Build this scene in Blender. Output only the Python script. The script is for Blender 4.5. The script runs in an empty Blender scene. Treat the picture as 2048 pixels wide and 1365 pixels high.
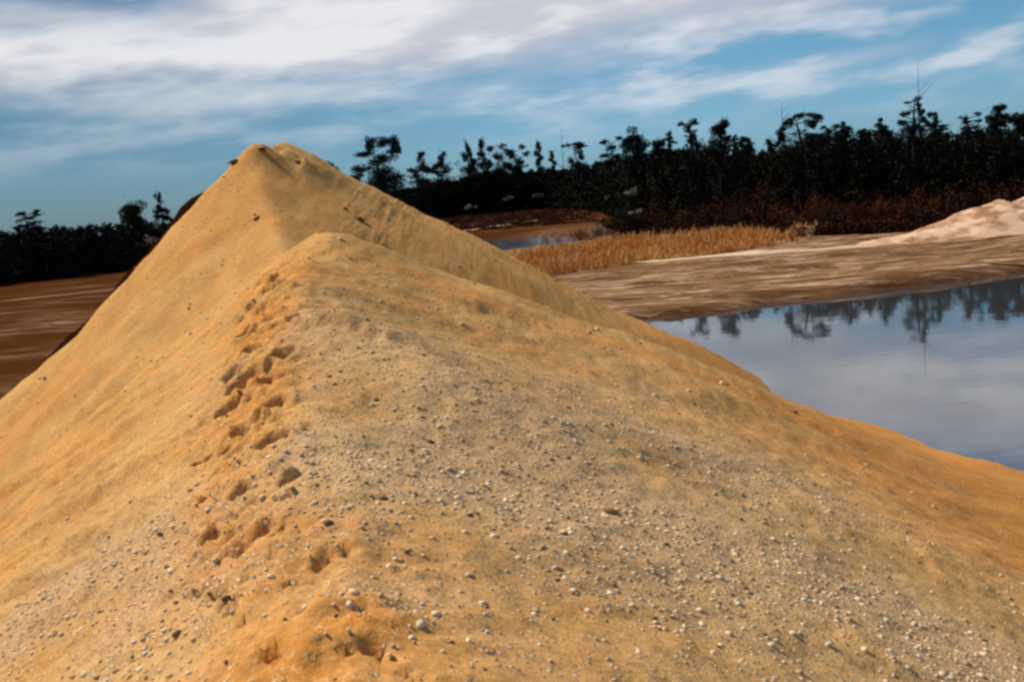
import bpy, math, random
import numpy as np
from mathutils import Matrix, Vector

S = bpy.context.scene
C = S.collection
R = math.radians
rng = np.random.default_rng(7)
random.seed(7)

# ------------------------------------------------------------------ camera
EYE = np.array([0.0, 0.0, 7.0])
FOC = 1904.0                                   # focal length in pixels of a 2048 wide picture
CAMROT = Matrix.Rotation(R(90 - 8.4), 4, 'X') @ Matrix.Rotation(R(-5.0), 4, 'Z')
cam = bpy.data.cameras.new('camera')
cam.sensor_width = 36.0
cam.lens = 36.0 * FOC / 2048.0
cam.clip_start = 0.1
cam.clip_end = 9000
camo = bpy.data.objects.new('camera', cam)
C.objects.link(camo)
camo.matrix_world = Matrix.Translation(Vector(EYE)) @ CAMROT
S.camera = camo

# ------------------------------------------------------------------ light, exposure
SUN_AZ, SUN_EL = -62.0, 47.0                   # degrees, azimuth from +Y towards +X
sl = bpy.data.lights.new('sun', 'SUN')
sl.energy = 3.5
sl.angle = R(7.0)
sl.color = (1.0, 0.90, 0.76)
so = bpy.data.objects.new('sun', sl)
C.objects.link(so)
sdir = Vector((math.sin(R(SUN_AZ)) * math.cos(R(SUN_EL)), math.cos(R(SUN_AZ)) * math.cos(R(SUN_EL)), math.sin(R(SUN_EL))))
so.rotation_euler = sdir.to_track_quat('Z', 'Y').to_euler()
S.view_settings.view_transform = 'Standard'
S.view_settings.look = 'None'
S.view_settings.exposure = 0.60
S.view_settings.gamma = 1.0
S.view_settings.use_curve_mapping = False
S.cycles.filter_width = 2.9


class NT:
    """small helper to write node trees"""
    def __init__(s, tree):
        s.t = tree
        tree.nodes.clear()

    def n(s, kind, **kw):
        nd = s.t.nodes.new(kind)
        for k, v in kw.items():
            setattr(nd, k, v)
        return nd

    def put(s, sock, v):
        if v is None:
            return
        if isinstance(v, bpy.types.NodeSocket):
            s.t.links.new(v, sock)
        else:
            sock.default_value = v

    def m(s, op, a, b=None, c=None, clamp=False):
        nd = s.n('ShaderNodeMath', operation=op, use_clamp=clamp)
        s.put(nd.inputs[0], a); s.put(nd.inputs[1], b); s.put(nd.inputs[2], c)
        return nd.outputs[0]

    def ss(s, v, lo, hi, a=0.0, b=1.0):
        nd = s.n('ShaderNodeMapRange', interpolation_type='SMOOTHSTEP')
        s.put(nd.inputs[0], v); s.put(nd.inputs[1], lo); s.put(nd.inputs[2], hi)
        s.put(nd.inputs[3], a); s.put(nd.inputs[4], b)
        return nd.outputs[0]

    def mix(s, f, a, b, blend='MIX'):
        nd = s.n('ShaderNodeMix', data_type='RGBA', blend_type=blend)
        s.put(nd.inputs[0], f)
        for i, v in ((6, a), (7, b)):
            if isinstance(v, tuple) and len(v) == 3:
                v = (*v, 1.0)
            s.put(nd.inputs[i], v)
        return nd.outputs[2]

    def noise(s, vec, scale=1.0, detail=3.0, rough=0.55, out=0):
        nd = s.n('ShaderNodeTexNoise')
        s.put(nd.inputs['Vector'], vec)
        nd.inputs['Scale'].default_value = scale
        nd.inputs['Detail'].default_value = detail
        nd.inputs['Roughness'].default_value = rough
        return nd.outputs[out]

    def xyz(s, x, y, z):
        nd = s.n('ShaderNodeCombineXYZ')
        s.put(nd.inputs[0], x); s.put(nd.inputs[1], y); s.put(nd.inputs[2], z)
        return nd.outputs[0]

    def mapping(s, vec, loc=(0, 0, 0), rot=(0, 0, 0), scale=(1, 1, 1)):
        nd = s.n('ShaderNodeMapping')
        s.put(nd.inputs[0], vec)
        nd.inputs[1].default_value = loc
        nd.inputs[2].default_value = rot
        nd.inputs[3].default_value = scale
        return nd.outputs[0]

    def attr(s, name):
        return s.n('ShaderNodeAttribute', attribute_name=name).outputs['Fac']


# ------------------------------------------------------------------ sky
W = bpy.data.worlds.new('World')
S.world = W
W.use_nodes = True
t = NT(W.node_tree)
sky = t.n('ShaderNodeTexSky', sky_type='NISHITA')
sky.sun_disc = False
sky.sun_elevation = R(SUN_EL)
sky.sun_rotation = R(SUN_AZ)
sky.air_density = 1.0
sky.dust_density = 0.6
sky.ozone_density = 2.0
gen = t.n('ShaderNodeTexCoord').outputs['Generated']
sep = t.n('ShaderNodeSeparateXYZ')
t.put(sep.inputs[0], gen)
X, Y, Z = sep.outputs
az = t.m('MULTIPLY', t.m('ARCTAN2', X, Y), 57.2958)
el = t.m('MULTIPLY', t.m('ARCSINE', Z), 57.2958)
# clouds lie in long horizontal streaks: stretch the noise along the azimuth
pv = t.xyz(t.m('MULTIPLY', az, 0.055), t.m('MULTIPLY', t.m('SUBTRACT', el, t.m('MULTIPLY', az, 0.03)), 0.30), 3.1)
n1 = t.noise(pv, 1.0, 4.0, 0.5)
pv2 = t.xyz(t.m('MULTIPLY', az, 0.16), t.m('MULTIPLY', t.m('SUBTRACT', el, t.m('MULTIPLY', az, 0.05)), 0.62), 9.7)
n2 = t.noise(pv2, 1.0, 4.0, 0.52)
warp = t.m('ADD', t.m('MULTIPLY', t.m('SUBTRACT', n1, 0.5), 5.0), t.m('MULTIPLY', t.m('SUBTRACT', n2, 0.5), 3.2))
elw = t.m('ADD', t.m('SUBTRACT', el, t.m('MULTIPLY', t.m('MAXIMUM', t.m('SUBTRACT', az, 2.0), 0.0), 0.13)), warp)
deck = t.ss(elw, 5.0, 9.2)
# a ragged blue hole high on the left
hole = t.m('MULTIPLY', t.ss(t.m('ADD', az, t.m('MULTIPLY', warp, 1.2)), -13.0, -20.0), t.ss(t.m('ADD', el, warp), 9.5, 12.5))
hole2 = t.m('MULTIPLY', t.ss(t.m('ADD', az, t.m('MULTIPLY', warp, 1.6)), -4.0, -8.0), t.ss(t.m('ADD', el, t.m('MULTIPLY', warp, 0.6)), 11.8, 13.5))
deck = t.m('MULTIPLY', deck, t.m('SUBTRACT', 1.0, t.m('MAXIMUM', hole, t.m('MULTIPLY', hole2, 0.6))))
high = t.m('SUBTRACT', 1.0, t.m('MULTIPLY', t.ss(t.m('ADD', el, warp), 13.5, 18.0), 0.75))
deck = t.m('MULTIPLY', deck, high)
# one thin pink streak on the right
sc_ = t.m('SUBTRACT', el, t.m('ADD', 4.95, t.m('MULTIPLY', t.m('SUBTRACT', az, 7.0), 0.075)))
sc_ = t.m('ADD', sc_, t.m('MULTIPLY', t.m('SUBTRACT', n2, 0.5), 0.9))
streak = t.m('MULTIPLY', t.m('POWER', 2.718, t.m('MULTIPLY', t.m('MULTIPLY', sc_, sc_), -5.0)),
             t.m('MULTIPLY', t.ss(az, 3.0, 9.0), t.ss(az, 27.0, 17.0)))
faint = t.m('MULTIPLY', t.ss(n2, 0.40, 0.72), t.m('MULTIPLY', t.ss(el, 2.0, 6.0), t.ss(az, -10.0, 8.0, 0.34, 0.62)))
cloud = t.m('MAXIMUM', t.m('MAXIMUM', t.m('MULTIPLY', deck, 0.95), t.m('MULTIPLY', streak, 0.55)), faint, clamp=True)
puff = t.ss(t.m('ADD', n2, t.m('MULTIPLY', t.ss(az, 8.0, -14.0), 0.16)), 0.42, 0.70)
ccol = t.mix(puff, (0.58, 0.585, 0.65), (0.83, 0.825, 0.85))
tint = t.mix(t.ss(el, -1.0, 9.0), (0.47, 0.80, 1.26), (0.54, 0.90, 1.07))
skyc = t.mix(1.0, sky.outputs[0], tint, 'MULTIPLY')
dim = t.ss(az, -30.0, 16.0, 0.50, 1.0)
skyc = t.mix(1.0, skyc, t.xyz(dim, dim, dim), 'MULTIPLY')
bg1 = t.n('ShaderNodeBackground')
t.put(bg1.inputs[0], skyc)
bg1.inputs[1].default_value = 0.060
bg2 = t.n('ShaderNodeBackground')
t.put(bg2.inputs[0], ccol)
bg2.inputs[1].default_value = 0.67
ms = t.n('ShaderNodeMixShader')
t.put(ms.inputs[0], cloud)
t.put(ms.inputs[1], bg1.outputs[0])
t.put(ms.inputs[2], bg2.outputs[0])
wo = t.n('ShaderNodeOutputWorld')
t.put(wo.inputs[0], ms.outputs[0])


# ------------------------------------------------------------------ helpers
def mat(name, rough=0.9, spec=0.25):
    m_ = bpy.data.materials.new(name)
    m_.use_nodes = True
    t_ = NT(m_.node_tree)
    b = t_.n('ShaderNodeBsdfPrincipled')
    o = t_.n('ShaderNodeOutputMaterial')
    t_.put(o.inputs[0], b.outputs[0])
    b.inputs['Roughness'].default_value = rough
    b.inputs['Specular IOR Level'].default_value = spec
    return m_, t_, b


def mesh_np(name, V, F, material, parent=None, smooth=False, attrs=None, link=True):
    V = np.asarray(V, dtype=np.float32)
    F = np.asarray(F, dtype=np.int32)
    k = F.shape[1]
    me = bpy.data.meshes.new(name)
    me.vertices.add(len(V))
    me.vertices.foreach_set('co', V.ravel())
    me.loops.add(F.size)
    me.loops.foreach_set('vertex_index', F.ravel())
    me.polygons.add(len(F))
    me.polygons.foreach_set('loop_start', np.arange(0, F.size, k, dtype=np.int32))
    me.polygons.foreach_set('loop_total', np.full(len(F), k, dtype=np.int32))
    if smooth:
        me.polygons.foreach_set('use_smooth', np.ones(len(F), dtype=bool))
    me.update(calc_edges=True)
    for an, av in (attrs or {}).items():
        a = me.attributes.new(an, 'FLOAT', 'POINT')
        a.data.foreach_set('value', np.asarray(av, dtype=np.float32).ravel())
    me.materials.append(material)
    if not link:
        return me
    o = bpy.data.objects.new(name, me)
    C.objects.link(o)
    if parent:
        o.parent = parent
    return o


def tag(o, label=None, cat=None, group=None, kind=None):
    if label: o['label'] = label
    if cat: o['category'] = cat
    if group: o['group'] = group
    if kind: o['kind'] = kind
    return o


def empty(name, loc, rz=0.0):
    o = bpy.data.objects.new(name, None)
    o.empty_display_size = 0.3
    o.location = loc
    o.rotation_euler = (0, 0, rz)
    C.objects.link(o)
    return o


RM = np.array(CAMROT.to_3x3())


def ray(px, py):
    v = RM @ np.array([(px - 1024) / FOC, (682.5 - py) / FOC, -1.0])
    return v / np.linalg.norm(v)


def at_y(px, py, y):
    r = ray(px, py)
    return EYE + r * (y / r[1])


def at_z(px, py, z=0.0):
    r = ray(px, py)
    return EYE + r * ((z - EYE[2]) / r[2])


def horizon(px):
    return 400.0 + 0.0875 * (1024 - px)


def hash2(ix, iy, seed):
    h = (ix.astype(np.int64) * 374761393 + iy.astype(np.int64) * 668265263 + seed * 1442695041) & 0xFFFFFFFF
    h = ((h ^ (h >> 13)) * 1274126177) & 0xFFFFFFFF
    h = (h ^ (h >> 16)) & 0xFFFFFFFF
    return h / 4294967295.0


def vnoise(x, y, seed=0):
    ix = np.floor(x); iy = np.floor(y)
    fx = x - ix; fy = y - iy
    fx = fx * fx * fx * (fx * (fx * 6 - 15) + 10)
    fy = fy * fy * fy * (fy * (fy * 6 - 15) + 10)
    a = hash2(ix, iy, seed); b = hash2(ix + 1, iy, seed)
    c = hash2(ix, iy + 1, seed); d = hash2(ix + 1, iy + 1, seed)
    return (a * (1 - fx) + b * fx) * (1 - fy) + (c * (1 - fx) + d * fx) * fy - 0.5


def fbm(x, y, seed=0, octv=4, gain=0.5):
    s = 0.0; a = 1.0
    for k in range(octv):
        s = s + a * vnoise(x + 13.7 * k, y - 7.3 * k, seed + k)
        x = x * 2.03; y = y * 2.03; a *= gain
    return s


def sstep(v, lo, hi):
    u = np.clip((v - lo) / (hi - lo), 0, 1)
    return u * u * (3 - 2 * u)


def poly_sd(x, y, P):
    """signed distance to a polygon, negative inside"""
    d = np.full(x.shape, 1e9)
    inside = np.zeros(x.shape, bool)
    n = len(P)
    for i in range(n):
        ax, ay = P[i]; bx, by = P[(i + 1) % n]
        ex, ey = bx - ax, by - ay
        tt = np.clip(((x - ax) * ex + (y - ay) * ey) / (ex * ex + ey * ey + 1e-12), 0, 1)
        d = np.minimum(d, np.hypot(x - ax - tt * ex, y - ay - tt * ey))
        cond = (ay > y) != (by > y)
        with np.errstate(divide='ignore', invalid='ignore'):
            xi = ex * (y - ay) / (by - ay if by != ay else 1e-12) + ax
        inside ^= cond & (x < xi)
    return np.where(inside, -d, d)


def graded(lo, hi, core_lo, core_hi, step, grow, maxstep):
    a = list(np.arange(core_lo, core_hi, step))
    v, s = a[-1], step
    while v < hi:
        s = min(s * grow, maxstep); v += s; a.append(v)
    v, s = a[0], step
    pre = []
    while v > lo:
        s = min(s * grow, maxstep); v -= s; pre.append(v)
    return np.array(pre[::-1] + a)


def grid_faces(nx, ny):
    i = np.arange(nx * ny).reshape(ny, nx)
    return np.stack([i[:-1, :-1], i[:-1, 1:], i[1:, 1:], i[1:, :-1]], -1).reshape(-1, 4)


# ------------------------------------------------------------------ ground and water
far_shore = [at_z(px, py, 0.0)[:2] for px, py in ((1150, 668), (1262, 653), (1290, 640), (1330, 642), (1400, 632), (1470, 622), (1560, 606), (1640, 597),
                                                   (1700, 592), (1780, 579), (1860, 570), (1912, 563), (1990, 552), (2080, 540), (2300, 520))]
pond_a = [tuple(p) for p in far_shore] + [(75, 40), (70, -30), (2, -30), (0, 20), (0, 40)]
pond_b = [tuple(at_z(px, py, 0.0)[:2]) for px, py in ((860, 505), (960, 478), (1040, 474), (1130, 471), (1180, 478), (1215, 486), (1140, 496),
                                                       (1080, 503), (1000, 516), (900, 530))]


def ground_h(x, y):
    da = poly_sd(x, y, pond_a)
    db = poly_sd(x, y, pond_b)
    wob = fbm(x / 3.0, y / 3.0, 5, 3) * 1.6
    base = 0.35 + 0.55 * sstep(y, 60, 110) + 0.25 * fbm(x / 26, y / 14, 11, 3)
    # furrows and low berms on the muddy flat, running along the shore
    w = x * -0.10 + y
    fur = fbm(x / 16 + 5, w / 2.6, 21, 4)
    base = base + 0.42 * fur * sstep(y, 45, 58) * (1 - sstep(y, 92, 105))
    d = np.minimum(da, db * 1.0) + wob * 0.5
    basin = sstep(d, -2.5, 1.8)
    h = base * basin - 1.0 * (1 - basin)
    return h


gx = graded(-2600, 2600, -60, 95, 0.55, 1.09, 160)
gy = graded(-300, 4200, 36, 122, 0.40, 1.07, 160)
GX, GY = np.meshgrid(gx, gy)
GZ = ground_h(GX, GY)
m_ground, t, b = mat('bare_earth', 0.95, 0.0)
geo = t.n('ShaderNodeNewGeometry').outputs['Position']
stv = t.mapping(geo, scale=(0.17, 0.75, 0.3), rot=(0, 0, R(5)))
s1 = t.noise(stv, 1.0, 6.0, 0.62)
s2 = t.noise(t.mapping(geo, scale=(0.35, 2.2, 1)), 1.0, 4.0, 0.6)
s3 = t.noise(geo, 0.07, 3.0)
col = t.mix(t.ss(s1, 0.36, 0.62), (0.085, 0.040, 0.018), (0.30, 0.170, 0.090))
col = t.mix(t.ss(s2, 0.53, 0.66), col, (0.52, 0.37, 0.24))
col = t.mix(t.ss(s2, 0.46, 0.34), col, (0.10, 0.052, 0.026))
col = t.mix(t.ss(s3, 0.52, 0.68), col, (0.17, 0.09, 0.04))
s4 = t.noise(geo, 1.7, 5.0, 0.7)
col = t.mix(t.m('MULTIPLY', t.ss(s4, 0.48, 0.68), 0.55), col, (0.115, 0.062, 0.030))
col = t.mix(t.m('MULTIPLY', t.ss(s4, 0.44, 0.30), 0.5), col, (0.42, 0.29, 0.18))
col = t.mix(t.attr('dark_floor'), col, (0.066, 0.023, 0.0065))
col = t.mix(t.attr('pale_sand'), col, (0.62, 0.46, 0.32))
t.put(b.inputs['Base Color'], col)
bp = t.n('ShaderNodeBump')
bp.inputs['Strength'].default_value = 0.8
bp.inputs['Distance'].default_value = 0.25
t.put(bp.inputs['Height'], s2)
t.put(b.inputs['Normal'], bp.outputs[0])

# forest front: distance of the wood's edge for each bearing (bearing given as picture column)
FX = np.array([-200, 136, 300, 600, 780, 850, 1100, 1190, 1260, 1400, 1600, 1800, 2048, 2300])
FD = np.array([160, 165, 175, 280, 330, 500, 500, 300, 165, 141, 127, 124, 120, 116])
f_ang = np.arctan((FX - 1024) / FOC)


def forest_front(px):
    return float(np.interp(px, FX, FD))


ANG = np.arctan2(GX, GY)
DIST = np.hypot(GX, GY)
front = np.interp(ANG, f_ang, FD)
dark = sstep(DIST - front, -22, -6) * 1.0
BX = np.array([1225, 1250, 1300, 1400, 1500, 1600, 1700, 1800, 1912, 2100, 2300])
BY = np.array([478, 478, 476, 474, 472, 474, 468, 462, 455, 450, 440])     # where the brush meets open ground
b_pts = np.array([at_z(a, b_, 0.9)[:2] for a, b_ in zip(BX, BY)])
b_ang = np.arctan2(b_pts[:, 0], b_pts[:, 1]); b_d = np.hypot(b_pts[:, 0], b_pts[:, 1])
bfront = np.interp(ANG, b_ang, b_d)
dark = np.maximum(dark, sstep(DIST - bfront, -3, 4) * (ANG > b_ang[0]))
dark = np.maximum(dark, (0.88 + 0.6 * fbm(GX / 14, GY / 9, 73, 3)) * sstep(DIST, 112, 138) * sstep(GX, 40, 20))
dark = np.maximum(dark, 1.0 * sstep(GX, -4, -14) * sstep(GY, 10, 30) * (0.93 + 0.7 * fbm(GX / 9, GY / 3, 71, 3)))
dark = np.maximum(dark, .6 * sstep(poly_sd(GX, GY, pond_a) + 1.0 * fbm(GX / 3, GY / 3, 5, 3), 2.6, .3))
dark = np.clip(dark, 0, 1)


def strip(pts, width):
    d = np.full(GX.shape, 1e9)
    for (a, b_) in zip(pts[:-1], pts[1:]):
        ex, ey = b_[0] - a[0], b_[1] - a[1]
        tt = np.clip(((GX - a[0]) * ex + (GY - a[1]) * ey) / (ex * ex + ey * ey), 0, 1)
        d = np.minimum(d, np.hypot(GX - a[0] - tt * ex, GY - a[1] - tt * ey))
    return sstep(d, width, width * 0.45)


pale = strip([at_z(px, py, 0.9)[:2] for px, py in ((1300, 514), (1400, 506), (1500, 499))], 2.2)
pale = np.maximum(pale, 0.8 * strip([at_z(px, py, 0.9)[:2] for px, py in ((1560, 496), (1660, 490), (1720, 486))], 2.0))
pale = np.maximum(pale, 0.85 * strip([at_z(px, py, 0.5)[:2] for px, py in ((870, 472), (960, 460), (1065, 444))], 4.0)
                  * sstep(fbm(GX / 12, GY / 9, 33, 2), -0.25, 0.0))
pale = np.maximum(pale, 0.13 * strip([at_z(px, py, 0.4)[:2] for px, py in ((60, 606), (160, 594), (240, 584))], 4.0))
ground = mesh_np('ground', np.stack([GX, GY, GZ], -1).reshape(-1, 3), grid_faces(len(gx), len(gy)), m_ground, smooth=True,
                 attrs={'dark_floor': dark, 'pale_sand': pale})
tag(ground, kind='structure')

def make_water(name, strength, scale):
  m_, t, b = mat(name, 0.035, 0.5)
  b.inputs['Base Color'].default_value = (0.036, 0.040, 0.042, 1)
  b.inputs['IOR'].default_value = 4.0
  geo = t.n('ShaderNodeNewGeometry').outputs['Position']
  rp = t.noise(t.mapping(geo, scale=(0.5 * scale, 1.2 * scale, 1)), 1.0, 3.0)
  bp = t.n('ShaderNodeBump')
  bp.inputs['Strength'].default_value = strength
  bp.inputs['Distance'].default_value = 0.05
  t.put(bp.inputs['Height'], rp)
  t.put(b.inputs['Normal'], bp.outputs[0])
  return m_


m_water = make_water('pond_water', 0.055, 1.0)
m_water_far = make_water('far_pond_water', 1.0, 0.55)


def water_sheet(name, P, pad, material):
    P = np.array(P)
    lo = P.min(0) - pad; hi = P.max(0) + pad
    V = [(lo[0], lo[1], 0), (hi[0], lo[1], 0), (hi[0], hi[1], 0), (lo[0], hi[1], 0)]
    o = mesh_np(name, V, [[0, 1, 2, 3]], material)
    return tag(o, kind='structure')


water_sheet('water', pond_a, 2.0, m_water)
water_sheet('water', pond_b, 2.0, m_water_far)

# ------------------------------------------------------------------ sand pile: crest lines joined by slopes at the angle of repose
crest = []                                     # (A, B, slope left, slope right, rounding)


def seg(a, b_, sl_=0.74, sr_=0.62, rd=0.25):
    crest.append((np.array(a, float), np.array(b_, float), sl_, sr_, rd))


def ch(pts, **k):
    for a, b_ in zip(pts[:-1], pts[1:]):
        seg(a, b_, **k)


PK = [at_y(500, 300, 27.0), at_y(562, 290, 29.5), at_y(600, 318, 33.0)]
ch(PK, sl_=1.03, sr_=0.70, rd=0.10)
ch([PK[0], at_y(520, 362, 25.4), at_y(548, 440, 23.0), at_y(575, 512, 20.0), at_y(585, 545, 17.0)], sl_=0.96, sr_=0.64, rd=0.15)
MD = at_y(655, 490, 15.8)
ch([at_y(700, 497, 16.6), MD, at_y(600, 548, 13.4), at_y(592, 645, 10.8), at_y(600, 730, 9.4), at_y(620, 900, 7.0), at_y(645, 1100, 5.0), at_y(650, 1365, 3.4),
    (-0.4, 0.5, 5.30), (-0.2, -6, 5.2)], sl_=0.72, sr_=0.50, rd=0.35)
# slumped loads on the right flank
ch([at_y(700, 690, 9.6), at_y(830, 760, 8.6)], sl_=0.5, sr_=0.52, rd=0.35)
ch([at_y(740, 1000, 5.8), at_y(1000, 1090, 5.6)], sl_=0.5, sr_=0.50, rd=0.4)
ch([at_y(1250, 1130, 7.0), at_y(1650, 1110, 8.6)], sl_=0.5, sr_=0.40, rd=0.5)
# low apron of the right flank down to the pond
ch([at_z(1480, 800, 0.55), at_z(1650, 850, 0.6), at_z(1912, 930, 0.7), at_z(2150, 1020, 0.7)], sl_=0.25, sr_=0.40, rd=0.5)
# far tail behind the peak
ch([PK[2], at_y(700, 470, 45)], sl_=0.7, sr_=0.6, rd=0.3)


def pile_base(x, y):
    acc = np.zeros(x.shape)
    K = 4.5
    for a, b_, sl_, sr_, rd in crest:
        ex, ey = b_[0] - a[0], b_[1] - a[1]
        L = ex * ex + ey * ey + 1e-9
        tt = np.clip(((x - a[0]) * ex + (y - a[1]) * ey) / L, 0, 1)
        dx = x - a[0] - tt * ex; dy = y - a[1] - tt * ey
        d = np.hypot(dx, dy)
        zz = a[2] + (b_[2] - a[2]) * tt
        side = np.where(d > 1e-6, dx / np.maximum(d, 1e-6), 0)
        s = sr_ + (sl_ - sr_) * (0.5 - 0.5 * side)
        h = zz - s * (np.sqrt(d * d + rd * rd) - rd)
        acc = acc + np.exp(np.clip(K * h, -60, 60))
    return np.log(acc + 1e-30) / K


# the trodden track along the crest
TRACK_Y = [2.5, 3.4, 4.3, 5.1, 5.8, 6.7, 8.1, 9.7, 12.1, 14.0]
TRACK_X = [-.72, -.83, -1.12, -1.60, -1.84, -2.04, -2.32, -2.60, -3.06, -3.25]
SCARP = []                                     # small slumped ledges: end points, height of the lip
FOOT = []                                      # footprints: x, y, angle, half width, half length, depth


def pile_h(x, y, detail=True):
    h = pile_base(x, y)
    if not detail:
        return h
    r = np.hypot(x, y)
    h = h + 0.24 * fbm(x / 3.2, y / 3.2, 41, 3) * sstep(r, 2, 14) + 0.05 * fbm(x / 0.9, y / 0.9, 47, 3)
    h = h + 0.026 * fbm(x / 0.33, y / 0.33, 49, 3) + 0.20 * fbm(x / 1.3 + y / 3, y / 0.55 + x / 4, 51, 4) * sstep(x + y * .23, 0.3, -2.5)
    # rills running down the right flank, and crumbled ledges
    yw = y + 0.8 * fbm(x / 2.0, y / 2.0, 57, 2)
    h = h + 0.045 * (1 - .65 * sstep(y, 14, 22)) * fbm(x / 3.0 + y * .2, yw / 0.6, 55, 4) * sstep(x, -1.0, 2.5)
    h = h + 0.42 * fbm(x / 1.1, y / 1.1, 59, 4) * np.exp(-((x + 7.0) ** 2 + (y - 28.5) ** 2) / 5.0)
    pth = np.interp(y, TRACK_Y, TRACK_X)
    h = h + (0.024 + 0.060 * np.exp(-((x - pth) / .55) ** 2)) * fbm(x / 0.17, y / 0.17, 61, 3)
    for (ax, ay), (bx, by), amp in SCARP:
        L = math.hypot(bx - ax, by - ay); ux, uy = (bx - ax) / L, (by - ay) / L
        al = (x - ax) * ux + (y - ay) * uy
        w_ = 0.22 * fbm(x / .5 + ax, y / .5, 87, 3)
        sd = (-(x - ax) * uy + (y - ay) * ux) * (1 if ux > 0 else -1) + w_
        h = h + amp * sstep(sd, -.03, .07) * np.exp(-np.maximum(sd, 0) / .7) * sstep(al, -.4, .3) * (1 - sstep(al, L - .5, L + .4))
    for fx, fy, an, hw, hl, dp in FOOT:
        msk = (np.abs(x - fx) < 1.2) & (np.abs(y - fy) < 1.2)
        if not msk.any():
            continue
        xx = x[msk] - fx; yy = y[msk] - fy
        u = (xx * math.cos(an) + yy * math.sin(an)) / hw
        v = (-xx * math.sin(an) + yy * math.cos(an)) / hl
        q = np.sqrt(u * u + v * v) + 0.55 * fbm(xx / 0.15 + fx * 9, yy / 0.15, 77, 3)
        h[msk] += -dp * (1 - sstep(q, 0.45, 1.1)) * (1.0 + 0.35 * np.clip(v, -1, 1)) + 0.35 * dp * np.exp(-((q - 1.25) / 0.22) ** 2)
    return h


def hit(px, py, lo=1.5, hi=60.0):
    """where the line of sight through a picture point meets the pile"""
    r = ray(px, py)
    tt = np.geomspace(lo, hi, 1200)
    P = EYE[None] + r[None] * tt[:, None]
    below = P[:, 2] < pile_h(P[:, 0], P[:, 1])
    k = np.argmax(below)
    if not below[k]:
        return None
    return P[k]


for (qa, qb, am) in (((592, 650), (800, 690), .15), ((640, 655), (700, 640), .08), ((555, 305), (625, 345), .28), ((905, 600), (1010, 640), .10)):
    pa, pb = hit(*qa), hit(*qb)
    if pa is not None and pb is not None:
        SCARP.append((tuple(pa[:2]), tuple(pb[:2]), am))
fp = [(345, 100, 1), (450, 105, .7), (370, 190, 1), (480, 200, 1), (295, 265, 1), (330, 310, 1), (295, 385, 1), (445, 380, 1.3), (340, 470, 1.3), (440, 517, 1.6),
      (215, 570, 1.5), (245, 625, .8), (215, 700, 1), (325, 690, 1), (345, 735, .9), (510, 650, 1.2), (515, 700, .8), (420, 800, .9), (215, 850, 1.1), (350, 860, 1.4),
      (300, 900, 1), (440, 910, .8), (610, 945, 1), (525, 1020, 1.3), (330, 1065, 1.2), (290, 1090, .9), (760, 1110, 1.1), (700, 1150, 1), (800, 1260, 1.1),
      (700, 1265, .8), (445, 1260, 1.2), (330, 1160, .7), (400, 40, .7), (420, -30, .7), (440, -70, .6), (370, 20, .6), (700, 900, .7)]
pend = []
for zx, zy, sz in fp:
    p = hit(300 + 0.5604 * zx, 600 + 0.5604 * zy)
    if p is None:
        continue
    dist = p[1]
    q = min(1.0, max(0.42, dist / 8.5))
    pend.append((p[0], p[1], rng.uniform(-0.3, 0.5), 0.130 * q * sz ** 0.7 * rng.uniform(.85, 1.15), 0.125 * q * sz ** 0.7 * rng.uniform(.8, 1.2), 0.110 * q * sz))
for k in range(150):                            # scuffs between the prints make one trodden track
    yy = rng.uniform(2.6, 13.5)
    xx = float(np.interp(yy, TRACK_Y, TRACK_X)) + rng.normal() * .22
    q = min(1.0, max(0.45, yy / 8.5)) * rng.uniform(.45, 1.0)
    pend.append((xx, yy, rng.uniform(-.6, .8), 0.13 * q, 0.11 * q, 0.062 * q))
FOOT.extend(pend)

px_ = graded(-40, 60, -4.0, 4.2, 0.030, 1.03, 0.9)
py_ = graded(-14, 75, 2.6, 11.0, 0.035, 1.025, 0.9)
PX, PY = np.meshgrid(px_, py_)
PZ = pile_h(PX, PY)
NFULL = PZ.size
gr = ground_h(PX, PY)
F = grid_faces(len(px_), len(py_))
keep = ((PZ > gr - 0.6) & (PZ > -1.2)).ravel()
F = F[keep[F].any(1)]
pth = np.interp(PY, TRACK_Y, TRACK_X)
trod = np.exp(-((PX - pth) / .5) ** 2) * sstep(PY, 16, 11) * np.clip(.70 + 1.2 * fbm(PX / .7, PY / .9, 19, 3), 0, 1)
# how stony each place is, and how orange the sand is
gravel = 0.5 + 1.1 * fbm(PX / 1.6, PY / 1.6, 81, 4)
near = sstep(PY, 17, 6) * sstep(PX + .12 * PY, -3.0, -0.4) * sstep(PX, 5.5, 2.0)
near = np.maximum(near, 0.95 * sstep(PY, 10.0, 5.5) * sstep(PX, 4.6, 1.8))
gravel = np.clip((gravel + .15) * near * 1.25 - .6 * trod, 0, 1)
orange = np.clip(0.30 + 0.9 * fbm(PX / 4.0, PY / 1.0, 91, 4) + 1.0 * sstep(PX, 2.0, 7.5) - 0.40 * near + .8 * trod, 0, 1)
used = np.zeros(NFULL, bool); used[F.ravel()] = True
remap = np.cumsum(used) - 1
V = np.stack([PX, PY, PZ], -1).reshape(-1, 3)[used]

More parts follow.
